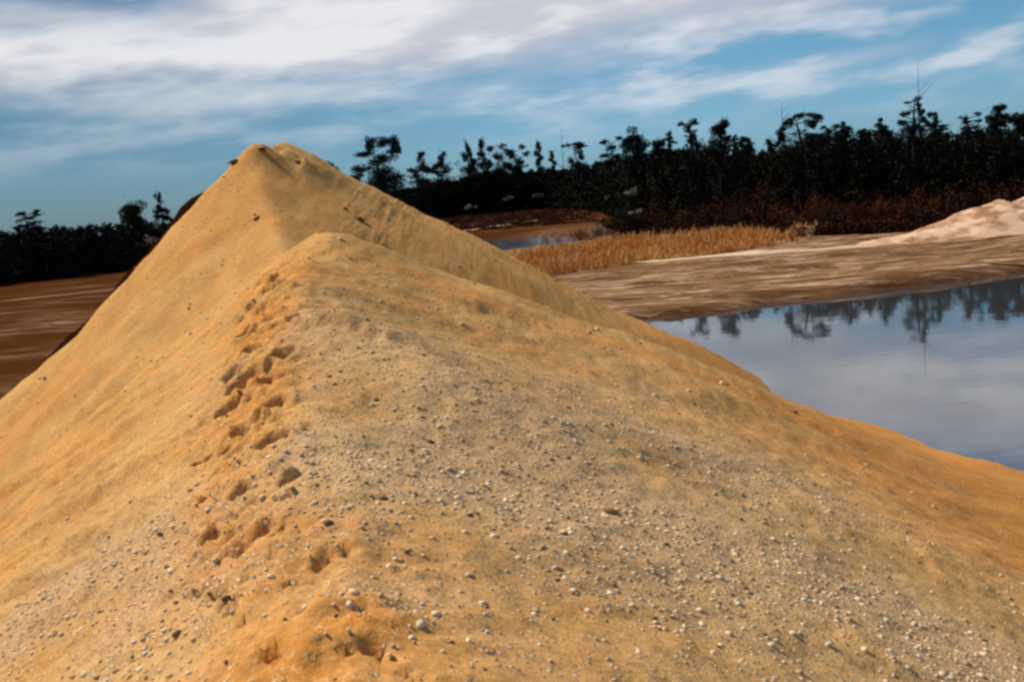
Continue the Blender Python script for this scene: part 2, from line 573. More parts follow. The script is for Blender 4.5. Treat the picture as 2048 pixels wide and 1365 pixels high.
m_sand, t, b = mat('pile_sand', 0.95, 0.03)
geo = t.n('ShaderNodeNewGeometry').outputs['Position']
ga = t.attr('gravel')
oa = t.attr('orange')
nA = t.noise(geo, 1.1, 6.0, 0.6)
nB = t.noise(geo, 9.0, 5.0, 0.65)
nC = t.noise(t.mapping(geo, scale=(0.35, 2.6, 0.6)), 1.0, 5.0, 0.6)
col = t.mix(t.ss(nA, 0.34, 0.66), (0.43, 0.225, 0.066), (0.57, 0.320, 0.102))
col = t.mix(oa, col, (0.54, 0.225, 0.048))
col = t.mix(t.m('MULTIPLY', t.ss(nC, 0.50, 0.68), 0.5), col, (0.52, 0.315, 0.125))
col = t.mix(t.m('MULTIPLY', ga, 0.82), col, (0.50, 0.320, 0.165))
nD = t.noise(geo, 34.0, 3.0, 0.6)
col = t.mix(t.m('MULTIPLY', t.ss(nB, 0.46, 0.66), 0.42), col, (0.27, 0.145, 0.055))
col = t.mix(t.m('MULTIPLY', t.ss(nD, 0.52, 0.68), 0.38), col, (0.70, 0.50, 0.28))
col = t.mix(t.m('MULTIPLY', t.ss(nD, 0.46, 0.32), 0.38), col, (0.24, 0.13, 0.05))
vor = t.n('ShaderNodeTexVoronoi', feature='F1')
t.put(vor.inputs['Vector'], geo)
vor.inputs['Scale'].default_value = 30.0
vr = t.n('ShaderNodeSeparateColor')
t.put(vr.inputs[0], vor.outputs['Color'])
peb = t.m('MULTIPLY', t.ss(vor.outputs['Distance'], 0.42, 0.30), t.m('LESS_THAN', vr.outputs[0], t.m('MULTIPLY', t.m('ADD', ga, 0.14), 0.80)))
pcol = t.mix(vr.outputs[1], (0.26, 0.165, 0.085), (0.78, 0.60, 0.38))
col = t.mix(t.m('MULTIPLY', peb, 0.8), col, pcol)
t.put(b.inputs['Base Color'], col)
hgt = t.m('ADD', t.m('MULTIPLY', nB, 0.5), t.m('MULTIPLY', peb, 0.35))
bp = t.n('ShaderNodeBump')
bp.inputs['Strength'].default_value = 1.0
bp.inputs['Distance'].default_value = 0.04
t.put(bp.inputs['Height'], hgt)
t.put(b.inputs['Normal'], bp.outputs[0])
pile = mesh_np('sand_pile', V, remap[F], m_sand, smooth=True, attrs={'gravel': gravel.ravel()[used], 'orange': orange.ravel()[used]})
tag(pile, 'tall ridge of orange sand and gravel with a peaked top and footprints along its crest', 'sand pile')


# ------------------------------------------------------------------ woods
def leaf_mat(name, c1, c2, scale=0.35):
    m_, t_, b_ = mat(name, 0.9, 0.05)
    g_ = t_.n('ShaderNodeNewGeometry').outputs['Position']
    n_ = t_.noise(g_, scale, 3.0)
    t_.put(b_.inputs['Base Color'], t_.mix(t_.ss(n_, 0.35, 0.65), c1, c2))
    return m_


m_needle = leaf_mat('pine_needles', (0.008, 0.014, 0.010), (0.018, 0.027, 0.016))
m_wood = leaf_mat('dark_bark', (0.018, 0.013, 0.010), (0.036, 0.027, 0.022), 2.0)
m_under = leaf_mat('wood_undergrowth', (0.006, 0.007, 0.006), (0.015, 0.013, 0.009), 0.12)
m_russet = leaf_mat('russet_leaves', (0.035, 0.010, 0.004), (0.100, 0.032, 0.009), 0.3)
m_grey = leaf_mat('weathered_wood', (0.20, 0.165, 0.135), (0.34, 0.30, 0.25), 1.0)


def leaves(centers, radii, counts, size, g):
    """leaf quads scattered through ellipsoids; returns verts, faces"""
    P = []
    for c, r_, n in zip(centers, radii, counts):
        d = g.normal(size=(n, 3)); d /= np.linalg.norm(d, axis=1)[:, None]
        rad = g.uniform(0.15, 1.0, n) ** 0.5
        P.append(np.asarray(c) + d * rad[:, None] * np.asarray(r_))
    P = np.concatenate(P)
    n = len(P)
    u = g.normal(size=(n, 3)); u /= np.linalg.norm(u, axis=1)[:, None]
    w = g.normal(size=(n, 3)); v = np.cross(u, w); v /= np.linalg.norm(v, axis=1)[:, None]
    su = size * g.uniform(0.5, 1.3, n)[:, None]; sv = su * g.uniform(0.25, 0.6, n)[:, None]
    Vv = np.stack([P - u * su, P - v * sv, P + u * su, P + v * sv], 1).reshape(-1, 3)
    return Vv, np.arange(4 * n).reshape(-1, 4)


def tube(pts, rads, k=6):
    pts = np.asarray(pts, float)
    V = []
    for i, p in enumerate(pts):
        d = pts[min(i + 1, len(pts) - 1)] - pts[max(i - 1, 0)]
        d = d / (np.linalg.norm(d) + 1e-9)
        a = np.cross(d, [0.31, 0.9, 0.2]); a /= np.linalg.norm(a)
        b_ = np.cross(d, a)
        for j in range(k):
            th = 2 * math.pi * j / k
            V.append(p + rads[i] * (a * math.cos(th) + b_ * math.sin(th)))
    F = []
    for i in range(len(pts) - 1):
        for j in range(k):
            F.append((i * k + j, i * k + (j + 1) % k, (i + 1) * k + (j + 1) % k, (i + 1) * k + j))
    return np.array(V), np.array(F)


def merge(parts):
    Vs, Fs, o = [], [], 0
    for v, f in parts:
        Vs.append(v); Fs.append(f + o); o += len(v)
    return np.concatenate(Vs), np.concatenate(Fs)


STY = {
    'round': [(0, .80, .75, .20), (-.45, .58, .5, .18), (.5, .52, .5, .18), (0, .35, .65, .2), (-.25, .08, .7, .18), (.4, .1, .6, .15)],
    'bowl': [(-.55, .88, .30, .10), (.0, .96, .62, .06), (.6, .85, .30, .14), (-.5, .72, .42, .05), (.2, .62, .6, .06), (.80, .66, .4, .03), (-.75, .50, .45, .05),
             (.1, .42, .6, .12), (.7, .36, .5, .04), (-1.1, .40, .3, .05), (-1.45, .27, .35, .05), (0, .2, .8, .16), (.8, .13, .5, .05), (-.5, .04, .9, .1)],
    'ball': [(0, .90, .36, .11), (0, .68, .16, .12), (-.5, .44, .5, .06), (.45, .42, .6, .07), (0, .52, .45, .1), (-.75, .26, .5, .04), (.2, .22, .9, .07), (0, .05, .6, .1)],
    'slim': [(0, .88, .5, .13), (-.3, .62, .6, .08), (.35, .46, .6, .07), (-.1, .3, .5, .08), (0, .1, .7, .12)],
    'fork': [(-.75, .95, .35, .06), (.45, .90, .6, .07), (-.1, .76, .42, .12), (0, .5, .35, .14), (-.65, .36, .35, .07), (.2, .22, .6, .16)],
    'lean': [(.55, .95, .38, .09), (.15, .80, .6, .12), (-.4, .60, .6, .14), (.25, .5, .6, .15), (.75, .34, .3, .08), (0, .28, .8, .15), (-.2, .08, .9, .12)],
    'flag': [(.2, .97, .35, .04), (-.5, .90, .4, .025), (.3, .78, .18, .1), (-.4, .62, .4, .07), (.5, .60, .3, .1), (-.95, .40, .4, .09), (.4, .38, .4, .12), (0, .18, .9, .14)],
    'double': [(-.6, .8, .4, .11), (0, .93, .4, .07), (.6, .86, .4, .13), (.8, .55, .3, .18), (-.85, .5, .3, .14), (-.95, .25, .35, .14), (.45, .2, .6, .1), (-.2, .05, .9, .1)],
    'cone': [(0, .93, .15, .08), (.05, .78, .3, .09), (-.1, .62, .45, .09), (.15, .47, .55, .09), (-.1, .3, .75, .1), (.1, .12, .95, .12)],
    'open': [(-.6, .85, .4, .07), (.5, .95, .35, .06), (.95, .7, .4, .06), (-.2, .62, .5, .07), (-.85, .35, .5, .08), (.45, .42, .4, .07), (.1, .15, .9, .13)],
}


def mass_line(px):
    return np.interp(px, [-200, 136, 240, 330, 500, 700, 760, 860, 960, 1050, 1150, 1250, 1300, 1400, 1520, 1640, 1700, 1800, 1912, 2250],
                     [478, 452, 448, 446, 420, 372, 388, 366, 350, 342, 334, 318, 296, 290, 298, 272, 266, 262, 264, 250])


ground_at = lambda x, y: float(ground_h(np.array([[x]], float), np.array([[y]], float))[0, 0])


def pine(px, top, wpx, style, label, back=8.0, foot=None, front_d=None):
    g = np.random.default_rng(int(px * 7 + top))
    D = (front_d or forest_front(px)) + back
    base_line = foot if foot is not None else float(mass_line(px)) + 10
    y = D * math.cos(math.atan((px - 1024) / FOC))
    pt = at_y(px, top, y); pl = at_y(px, base_line, y)
    gz = ground_at(pt[0], y)
    root = empty('pine_tree', (pl[0], y, gz))
    H = pt[2] - gz; zl = pl[2] - gz; vis = H - zl
    w = wpx * 0.5 * y / FOC
    pxm = y / FOC
    # trunk with a slight bend
    top_x = STY[style][0][0] * w * 0.6
    tp = [(0, 0, 0), (0.02 * w, 0, zl * .5), (0, 0.1, zl), (top_x * .4, 0.1, zl + vis * .5), (top_x * .9, 0, zl + vis * .95)]
    r0 = 0.016 * H + 0.06
    tr = [tube(tp, [r0, r0 * .85, r0 * .7, r0 * .45, r0 * .12])]
    cen, rad, cnt = [], [], []
    size = 2.0 * pxm
    for (cx, cz, rx, rz) in STY[style]:
        cx += g.normal() * .12; cz = min(cz + g.normal() * .03, 1.0 - 1.35 * rz)
        c = np.array([cx * w, g.uniform(-.5, .5) * w, zl + cz * vis])
        rr = np.array([max(rx * w * 1.2, size * 1.3), max(rx * w, size), max(rz * vis * 1.6, size * 1.3)])
        z0 = zl + max(0.0, cz - .16) * vis
        xi = np.interp(z0, [p[2] for p in tp], [p[0] for p in tp])
        tr.append(tube([(xi, 0.05, z0), (xi + (c[0] - xi) * .55, c[1] * .5, z0 + (c[2] - z0) * .35), tuple(c)], [r0 * .28, r0 * .18, r0 * .05], 4))
        ns = max(4, int(4 + 4 * rx * w / 2.0))
        cen.append(c); rad.append(rr * 1.2); cnt.append(22)
        for _ in range(ns):                         # each spray breaks into smaller tufts
            d = g.normal(size=3); d /= np.linalg.norm(d)
            cen.append(c + d * rr * g.uniform(.2, .85)); rad.append(rr * g.uniform(.34, .6)); 
            cnt.append(int(np.clip(rr[0] * rr[2] / size ** 2 * 15 / ns, 16, 300)))
    for k in range(int(5 + w / pxm / 4)):            # loose filling tufts round the upper trunk
        z = g.uniform(0.0, .72)
        c = np.array([g.normal() * w * .55 * (1.05 - z), g.normal() * w * .4, zl + z * vis])
        cen.append(c); rad.append((w * .34, w * .34, max(.07 * vis, size))); cnt.append(34)
    for k in range(14):                              # lower limbs inside the wood
        z = g.uniform(.4, 1.05) * zl + .1 * vis
        c = np.array([g.uniform(-1, 1) * w * .9, g.uniform(-.8, .8) * w, z])
        cen.append(c); rad.append((w * .6, w * .6, .08 * H)); cnt.append(110)
        tr.append(tube([(0, 0, z - .04 * H), tuple(c)], [r0 * .25, r0 * .05], 4))
    cv, cf = leaves(cen, rad, cnt, size, g)
    mesh_np('trunk', *merge(tr), m_wood, root)
    mesh_np('crown', cv, cf, m_needle, root)
    tag(root, label, 'tree', 'pines standing above the dark woods')
    return root


PINES = [
    (270, 394, 62, 'round', 'broad round-headed dark pine nearest the left rim of the photo'),
    (327, 382, 34, 'ball', 'slim pine with a small ball tuft, between round-headed pine and sand pile'),
    (668, 322, 44, 'round', 'pine almost hidden behind the sand pile, only its dark top peeking over the slope'),
    (768, 272, 88, 'bowl', 'tall layered pine with a bowl-shaped top, first big tree right of the sand peak'),
    (848, 300, 54, 'ball', 'small pine with a ball tuft, next right of the tall bowl-topped pine'),
    (886, 303, 40, 'slim', 'faint slender pine right of the ball-tufted pine'),
    (940, 279, 46, 'cone', 'pointed pine at the left end of the middle cluster'),
    (969, 274, 26, 'slim', 'thin wispy pine behind the pointed pine of the middle cluster'),
    (1002, 288, 48, 'open', 'open-crowned pine with drooping left branch in the middle cluster'),
    (1036, 290, 42, 'open', 'pine with two small dark tufts at right end of the middle cluster'),
    (1081, 281, 24, 'slim', 'narrow pine standing alone left of the tall bare snag'),
    (1108, 300, 18, 'slim', 'very small pine pressed against the tall bare snag'),
    (1158, 284, 44, 'fork', 'pine with ragged one-sided crown right of the tall bare snag'),
    (1228, 274, 46, 'open', 'airy pine with gaps in its crown, left of the dense dark pine'),
    (1268, 260, 60, 'round', 'dense dark pine with a peaked crown near the middle of the treeline'),
    (1318, 274, 26, 'round', 'short rounded pine right of the dense peaked pine'),
    (1341, 260, 24, 'slim', 'slender pine between the short rounded pine and the forked pine'),
    (1386, 240, 40, 'fork', 'pine with a forked Y-shaped top'),
    (1440, 234, 50, 'lean', 'tall pine with a crown leaning right, just right of the forked pine'),
    (1470, 269, 20, 'slim', 'little thin pine tucked under the leaning pine'),
    (1496, 273, 34, 'round', 'low rounded pine between the leaning pine and the broad double pine'),
    (1541, 276, 24, 'slim', 'low pointed pine just left of the broad double pine'),
    (1604, 226, 76, 'double', 'broad pine with a double crown and a sky gap through it'),
    (1660, 250, 42, 'open', 'low pine with arching branches, right of the broad double pine'),
    (1691, 241, 32, 'ball', 'small dark pine with a knob top right of the arching pine'),
    (1724, 258, 22, 'round', 'tiny rounded pine barely above the dark woods'),
    (1763, 234, 40, 'cone', 'cone-shaped pine left of the tallest flag-topped pine'),
    (1828, 196, 52, 'flag', 'tallest pine with a flat flag-like tuft on top, toward the right'),
    (1872, 222, 50, 'ball', 'pine with spreading lower branches just right of the flag-topped pine'),
    (1940, 226, 44, 'open', 'open pine beyond the spreading pine, above the pink sand mound'),
    (1990, 208, 52, 'lean', 'leaning pine above the pink sand mound, second from the right'),
    (2036, 222, 40, 'round', 'rounded pine farthest right above the pink sand mound'),
    (60, 420, 56, 'open', 'open-crowned low pine at the far left end of the woods'),
]
for i, a in enumerate(PINES):
    pine(*a, back=4 + (i * 5) % 9)


def snag(px, top, label, thick=0.16, back=2.0, branches=5, foot=None, D=None, material=None, lean=0.0):
    g = np.random.default_rng(int(px))
    D = D or forest_front(px) + back
    y = D * math.cos(math.atan((px - 1024) / FOC))
    pt = at_y(px, top, y)
    x0 = pt[0] + lean; gz = ground_at(x0, y)
    H = pt[2] - gz
    root = empty('dead_tree', (x0, y, gz))
    tr = tube([(0, 0, 0), (-lean * .3, 0, H * .3), (-lean * .7, 0.1, H * .7), (-lean, 0, H)], [thick * 1.6, thick * 1.25, thick * .7, thick * .2])
    mesh_np('trunk', *tr, material or m_wood, root)
    for k in range(branches):
        z = H * g.uniform(.45, .97); s_ = g.choice([-1, 1]); L = (1.05 - z / H) * H * .22 + .6
        br = tube([(-lean * z / H, 0, z), (-lean * z / H + s_ * L * .5, g.uniform(-.3, .3), z + L * .4), (-lean * z / H + s_ * L, 0, z + L * .9)], [thick * .4, thick * .3, thick * .1], 5)
        mesh_np('branch', *br, material or m_wood, root)
    tag(root, label, 'dead tree', 'bare dead trees in the woods')


snag(1121, 256, 'tall bare snag with short upturned twigs between two small pines', 0.18, 3, 8)
snag(1563, 203, 'thin bare snag rising just left of the broad double pine', 0.065, 4, 7)
snag(1836, 120, 'tallest thin bare snag, like a pole above the flag-topped pine', 0.06, 4, 6)
snag(1608, 214, 'bare leaning snag beside the broad double pine', 0.06, 3, 4)
snag(1141, 378, 'stout pale broken trunk standing before the dark woods', 0.42, -6, 1, material=m_grey)

# the wood itself reads as one dark mass
g = np.random.default_rng(3)
cen, rad, cnt, sizes = [], [], [], []
parts, twigs = [], []
for px in np.arange(-180, 2260, 9.0):
    for row in range(3):
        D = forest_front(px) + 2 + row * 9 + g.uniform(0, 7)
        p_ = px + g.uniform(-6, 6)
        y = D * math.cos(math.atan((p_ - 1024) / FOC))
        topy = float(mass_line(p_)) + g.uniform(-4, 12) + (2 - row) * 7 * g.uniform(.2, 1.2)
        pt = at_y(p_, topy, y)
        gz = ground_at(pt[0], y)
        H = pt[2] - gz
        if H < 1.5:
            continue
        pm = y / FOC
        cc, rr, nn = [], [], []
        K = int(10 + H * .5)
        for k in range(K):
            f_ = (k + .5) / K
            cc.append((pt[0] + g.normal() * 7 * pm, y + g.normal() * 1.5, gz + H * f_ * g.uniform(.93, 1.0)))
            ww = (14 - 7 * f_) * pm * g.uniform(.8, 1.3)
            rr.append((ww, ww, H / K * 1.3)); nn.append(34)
        parts.append(leaves(cc, rr, nn, 4.2 * pm, g))
        if g.random() < .25:
            twigs.append(tube([(pt[0], y, gz), (pt[0] + g.normal() * .3, y, gz + H * .9)], [.16, .06], 4))
fv, ff = merge(parts + twigs)
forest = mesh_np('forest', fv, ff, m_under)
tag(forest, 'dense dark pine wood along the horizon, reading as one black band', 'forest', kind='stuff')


# low tangled brush between the open ground and the wood
g = np.random.default_rng(33)
cc, rr, nn = [], [], []
for k in range(3000):
    a = g.uniform(b_ang[0], b_ang[-1])
    if g.random() > .25 + (a - b_ang[0]) / .05:
        continue
    d0 = float(np.interp(a, b_ang, b_d)); d1 = float(np.interp(a, f_ang, FD)) + 4
    d = d0 + (d1 - d0) * g.random() ** 1.3
    x, y = d * math.sin(a), d * math.cos(a)
    h = g.uniform(.5, 1.3) + 4.2 * (d - d0) / max(d1 - d0, 1) * g.random() ** 1.5
    cc.append((x, y, .7 + h * .45)); rr.append((g.uniform(.5, 1.2), g.uniform(.5, 1.2), h * .55)); nn.append(46)
m_brush = leaf_mat('brush_leaves', (0.012, 0.0045, 0.0025), (0.042, 0.013, 0.005), 0.15)
for k in range(2600):                          # scrub round the small far pond
    p_ = g.uniform(760, 1215)
    d = g.uniform(235, 500) if g.random() < .9 else g.uniform(205, 235)
    a = math.atan((p_ - 1024) / FOC)
    if d > np.interp(p_, FX, FD):
        continue
    x, y = d * math.sin(a), d * math.cos(a)
    if poly_sd(np.array([x]), np.array([y]), pond_b)[0] < 3:
        continue
    h = g.uniform(.4, 1.0) + 1.6 * g.random() ** 3 * (d > 260)
    cc.append((x, y, .7 + h * .4)); rr.append((g.uniform(.8, 2.0), g.uniform(.8, 1.8), h * .5)); nn.append(26)
brush = mesh_np('undergrowth', *leaves(cc, rr, nn, 0.24, g), m_brush)
tag(brush, 'low tangled dark red-brown brush between the dry grass and the woods', 'undergrowth', kind='stuff')


def shrub(name, px, foot, hpx, wpx, material, label, group=None, twiggy=False, n=380):
    g = np.random.default_rng(int(px * 3 + foot))
    p = at_z(px, foot, 0.85)
    x, y = p[0], p[1]
    gz = ground_at(x, y)
    pm = y / FOC
    h = hpx * pm; w = wpx * pm * .5
    root = empty(name, (x, y, gz))
    st = []
    cc, rr, nn = [], [], []
    K = 9
    for k in range(K):
        a = g.uniform(0, 6.28); q = g.uniform(.1, .8)
        tip = np.array([math.cos(a) * w * q, math.sin(a) * w * q, h * g.uniform(.4, .92) * (1.05 - .5 * q)])
        st.append(tube([(0, 0, 0), tuple(tip * [.35, .35, .55]), tuple(tip)], [.05 * h * .4 + .02, .03 * h * .4 + .01, .012], 4))
        cc.append(tip); rr.append((w * .38, w * .38, h * .17)); nn.append(n // K)
    mesh_np('stems', *merge(st), material if twiggy else m_wood, root)
    lv = leaves(cc, rr, nn, (2.0 if twiggy else 2.2) * pm, g)
    mesh_np('foliage', *lv, material, root)
    tag(root, label, 'shrub', group)
    return root


for px, foot, h_, w_ in ((1415, 462, 60, 60), (1450, 464, 74, 60), (1490, 462, 96, 70), (1530, 460, 110, 66), (1560, 464, 80, 50), (1590, 470, 60, 60), (1640, 466, 84, 60),
                         (1680, 462, 70, 66), (1710, 460, 54, 50), (1760, 456, 60, 60), (1815, 450, 70, 60), (1865, 446, 66, 60), (1370, 466, 52, 44)):
    shrub('russet_shrub', px, foot, h_, w_, m_russet, 'dim red-brown leafy shrub at foot of the dark woods', 'russet shrubs along the foot of the woods')
shrub('evergreen_shrub', 1262, 470, 76, 90, m_needle, 'large black-green bush standing ahead of the woods, behind the dry grass', n=900)
shrub('evergreen_shrub', 1215, 468, 40, 50, m_needle, 'small dark bush between pale dry brush and large black-green bush', n=500)
m_pale = leaf_mat('dry_brush', (0.24, 0.17, 0.105), (0.42, 0.32, 0.21), 0.8)
m_tan = leaf_mat('tan_brush', (0.28, 0.13, 0.045), (0.45, 0.24, 0.10), 0.8)
shrub('dry_shrub', 1196, 476, 42, 58, m_pale, 'pale beige dry brush beside the small far pond', twiggy=True, n=1800)
shrub('dry_shrub', 1158, 482, 24, 60, m_tan, 'low tan dry brush at the end of the small far pond', twiggy=True, n=1100)
shrub('dry_shrub', 1236, 492, 30, 26, m_pale, 'upright pale tuft of dry brush before the dark bushes', twiggy=True, n=300)
shrub('dry_shrub', 1583, 482, 34, 20, m_tan, 'slim tan dry plant, left of a pair at right end of the grass strip', twiggy=True, n=260)
shrub('dry_shrub', 1622, 482, 32, 26, m_pale, 'bushier pale dry plant, right of a pair at right end of the grass strip', twiggy=True, n=320)

# weathered pale patches before the far wood: bare grey bushes
for px, py, w_, h_, lb in ((1018, 397, 24, 10, 'low pale grey bare bush before the far woods, above the small pond'),
                           (1075, 391, 30, 9, 'long flat pale bare bush left of the stout pale trunk'),
                           (940, 415, 26, 14, 'dull grey bare bush at left of the far woods edge'),
                           (862, 430, 20, 16, 'dull grey bare bush nearest the right slope of the sand pile'),
                           (1216, 395, 12, 10, 'tiny pale bare bush right of the stout pale trunk'),
                           (1262, 384, 24, 18, 'pale slanting bare bush above the large black-green bush'),
                           (1270, 422, 26, 14, 'pale forked bare bush against the large black-green bush'),
                           (300, 480, 40, 22, 'dull grey bare bush in the dark woods left of the sand pile')):
    g = np.random.default_rng(px)
    D = (forest_front(px) - 5) if px != 1270 else 118.0
    y = D * math.cos(math.atan((px - 1024) / FOC))
    p = at_y(px, py, y)
    gz = ground_at(p[0], y)
    pm = y / FOC
    root = empty('bare_bush', (p[0], y, gz))
    zc = p[2] - gz
    cc = [(g.uniform(-.4, .4) * w_ * pm, g.uniform(-.5, .5), zc + g.uniform(-.3, .3) * h_ * pm) for _ in range(6)]
    st = [tube([(g.normal() * .1, 0, 0), (c[0] * .3, c[1] * .4, zc * .6), c], [.05, .04, .02], 4) for c in cc]
    mesh_np('stems', *merge(st), m_wood, root)
    low = [(g.uniform(-.6, .6) * w_ * pm, g.uniform(-.4, .8), zc * g.uniform(.05, .85)) for _ in range(14)]
    mesh_np('lower_foliage', *leaves(low, [(w_ * pm * .35, .9, zc * .14)] * 14, [60] * 14, 3.2 * pm, g), m_under, root)
    mesh_np('foliage', *leaves(cc, [(w_ * pm * .22, .8, h_ * pm * .3)] * 6, [26] * 6, 2.0 * pm, g), m_grey, root)
    tag(root, lb, 'bare bush', 'bare grey bushes along the woods edge')

# ------------------------------------------------------------------ strip of dry grass
m_grass, t, b = mat('dry_grass', 0.9, 0.1)
geo = t.n('ShaderNodeNewGeometry').outputs['Position']
n1 = t.noise(geo, 0.22, 3.0)
n2 = t.noise(geo, 1.6, 2.0)
col = t.mix(t.ss(n1, 0.38, 0.62), (0.56, 0.25, 0.060), (0.62, 0.34, 0.12))
col = t.mix(t.ss(n2, 0.55, 0.75), col, (0.62, 0.42, 0.22))
t.put(b.inputs['Base Color'], col)
g = np.random.default_rng(12)
NT_ = 7200
px = g.uniform(880, 1660, NT_)
ynear = np.interp(px, [880, 1060, 1100, 1200, 1300, 1420, 1500, 1620, 1660], [590, 553, 552, 534, 517, 506, 498, 484, 480])
yfar = np.interp(px, [880, 1000, 1130, 1240, 1400, 1620, 1660], [560, 526, 505, 490, 477, 472, 472])
fr = g.random(NT_) ** 0.9
Vg = []
for a, q0, q1, f_ in zip(px, ynear, yfar, fr):
    p = at_z(a, q0 + (q1 - q0) * f_, 0.7)
    if (a > 1350 and g.random() < .25) or g.random() < (a - 1540) / 120:
        continue
    cl_ = float(fbm(np.array([p[0] / 2.2]), np.array([p[1] / 2.2]), 15, 3)[0])
    if cl_ < -.22 + .12 * g.random():
        continue
    hh = g.uniform(.35, 1.05) * (1.2 if f_ > .5 else .8) * (1 + 1.1 * cl_)
    for k in range(7):
        an = g.uniform(0, 6.28)
        bx = p[0] + g.normal() * .25; by = p[1] + g.normal() * .25
        w_ = .035 + .03 * g.random(); h_ = hh * g.uniform(.6, 1.1); l_ = h_ * g.uniform(.05, .4)
        ca, sa = math.cos(an), math.sin(an)
        tx, ty = math.cos(an + 1.3) * l_, math.sin(an + 1.3) * l_
        Vg.append([(bx - ca * w_, by - sa * w_, .4), (bx + ca * w_, by + sa * w_, .4), (bx + tx + ca * w_ * .5, by + ty + sa * w_ * .5, .6 + h_), (bx + tx - ca * w_ * .5, by + ty - sa * w_ * .5, .6 + h_)])
Vg = np.array(Vg).reshape(-1, 3)
grass = mesh_np('grass', Vg, np.arange(len(Vg)).reshape(-1, 4), m_grass)
tag(grass, 'strip of tall dry orange grass between the muddy flat and the woods', 'grass', kind='stuff')

# ------------------------------------------------------------------ other heaps
def heap(name, cones, material, label, cat, step=0.35, seed=5):
    """cones: (x, y, z top, slope)"""
    xs = [c[0] for c in cones]; ys = [c[1] for c in cones]
    ext = max(c[2] / c[3] for c in cones) + 1
    ax = np.arange(min(xs) - ext, max(xs) + ext, step); ay = np.arange(min(ys) - ext, max(ys) + ext, step)
    AX, AY = np.meshgrid(ax, ay)
    acc = 0
    for cx, cy, cz, sp in cones:
        d = np.hypot(AX - cx, AY - cy)
        acc = acc + np.exp(3.0 * (cz - sp * (np.sqrt(d * d + .3) - .5)))
    Zh = np.log(acc) / 3.0 + .6 * fbm(AX / 2.5, AY / 2.5, seed, 4)
    Gh = ground_h(AX, AY)
    F_ = grid_faces(len(ax), len(ay))
    kp = (Zh > Gh - .25).ravel()
    F_ = F_[kp[F_].any(1)]
    u_ = np.zeros(Zh.size, bool); u_[F_.ravel()] = True
    rm = np.cumsum(u_) - 1
    o = mesh_np(name, np.stack([AX, AY, Zh], -1).reshape(-1, 3)[u_], rm[F_], material, smooth=True)
    return tag(o, label, cat)


m_pink, t, b = mat('pink_sand', 0.95, 0.1)
geo = t.n('ShaderNodeNewGeometry').outputs['Position']
n1 = t.noise(t.mapping(geo, scale=(.5, .5, 1.4)), 1.0, 5.0, 0.6)
t.put(b.inputs['Base Color'], t.mix(t.ss(n1, 0.44, 0.62), (0.60, 0.40, 0.27), (0.30, 0.16, 0.08)))
p1 = at_y(1990, 398, 84); p2 = at_y(1880, 452, 82); p3 = at_y(1800, 474, 82); p4 = at_y(2090, 380, 86)
heap('sand_mound', [(*p1, .42), (*p2, .30), (*p3, .22), (*p4, .5)], m_pink, 'low pinkish sand mound on the far bank beyond the pond', 'sand mound')
m_dark, t, b = mat('shoulder_shade', 0.95, 0.1)
b.inputs['Base Color'].default_value = (0.020, 0.006, 0.002, 1)  # shade on the pile's back shoulder, put into a near-black base colour
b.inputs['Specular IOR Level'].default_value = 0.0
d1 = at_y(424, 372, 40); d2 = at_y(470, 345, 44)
heap('shaded_shoulder', [(*d1, 1.02), (*d2, .9)], m_dark, 'back shoulder of the sand pile along its left edge, its shade painted dark', 'pile shoulder', seed=9)

# ------------------------------------------------------------------ stones on the pile
ICO = None


def ico():
    import bmesh
    bm = bmesh.new()
    bmesh.ops.create_icosphere(bm, subdivisions=1, radius=1.0)
    V_ = np.array([v.co[:] for v in bm.verts]); F_ = np.array([[v.index for v in f.verts] for f in bm.faces])
    bm.free()
    return V_, F_


IV, IF = ico()


def stone_shape(g):
    v = IV * (1 + g.normal(size=(len(IV), 1)) * .13)
    v = v * np.array([1.0, g.uniform(.6, .9), g.uniform(.42, .7)])
    return v


def stone_mat(name, c1, c2):
    m_, t_, b_ = mat(name, 0.75, 0.25)
    g_ = t_.n('ShaderNodeNewGeometry').outputs['Position']
    oi = t_.n('ShaderNodeObjectInfo').outputs['Random']
    n_ = t_.noise(g_, 30.0, 3.0)
    t_.put(b_.inputs['Base Color'], t_.mix(t_.m('ADD', t_.m('MULTIPLY', n_, .6), t_.m('MULTIPLY', oi, .5)), c1, c2))
    return m_


m_st = [stone_mat('pale_quartz', (0.50, 0.36, 0.21), (0.80, 0.67, 0.47)), stone_mat('tan_stone', (0.34, 0.21, 0.10), (0.56, 0.38, 0.20)),
        stone_mat('brown_stone', (0.10, 0.06, 0.03), (0.22, 0.13, 0.07))]
g = np.random.default_rng(21)
N = 120000
sx = g.uniform(-4.5, 7.0, N); sy = g.uniform(2.4, 15.0, N)
cl = 0.5 + 1.2 * fbm(sx / 1.5, sy / 1.5, 81, 4)
dens = np.clip(cl * 1.5, 0.10, 1) * np.maximum(sstep(sx, -3.8, -1.0), sstep(sy, 9, 5)) * sstep(sx, 5.5, 1.8) * (0.12 + 0.88 * sstep(sy, 12, 4.0))
# the trodden path holds fewer stones
path = np.interp(sy, TRACK_Y, TRACK_X)
dens *= 1 - 0.6 * np.exp(-((sx - path) / .45) ** 2)
ok = g.random(N) < dens
sx, sy = sx[ok], sy[ok]
sz_ = np.clip(np.exp(g.normal(math.log(.0080), .58, len(sx))), .004, .030)
hz = pile_h(sx[None], sy[None])[0]
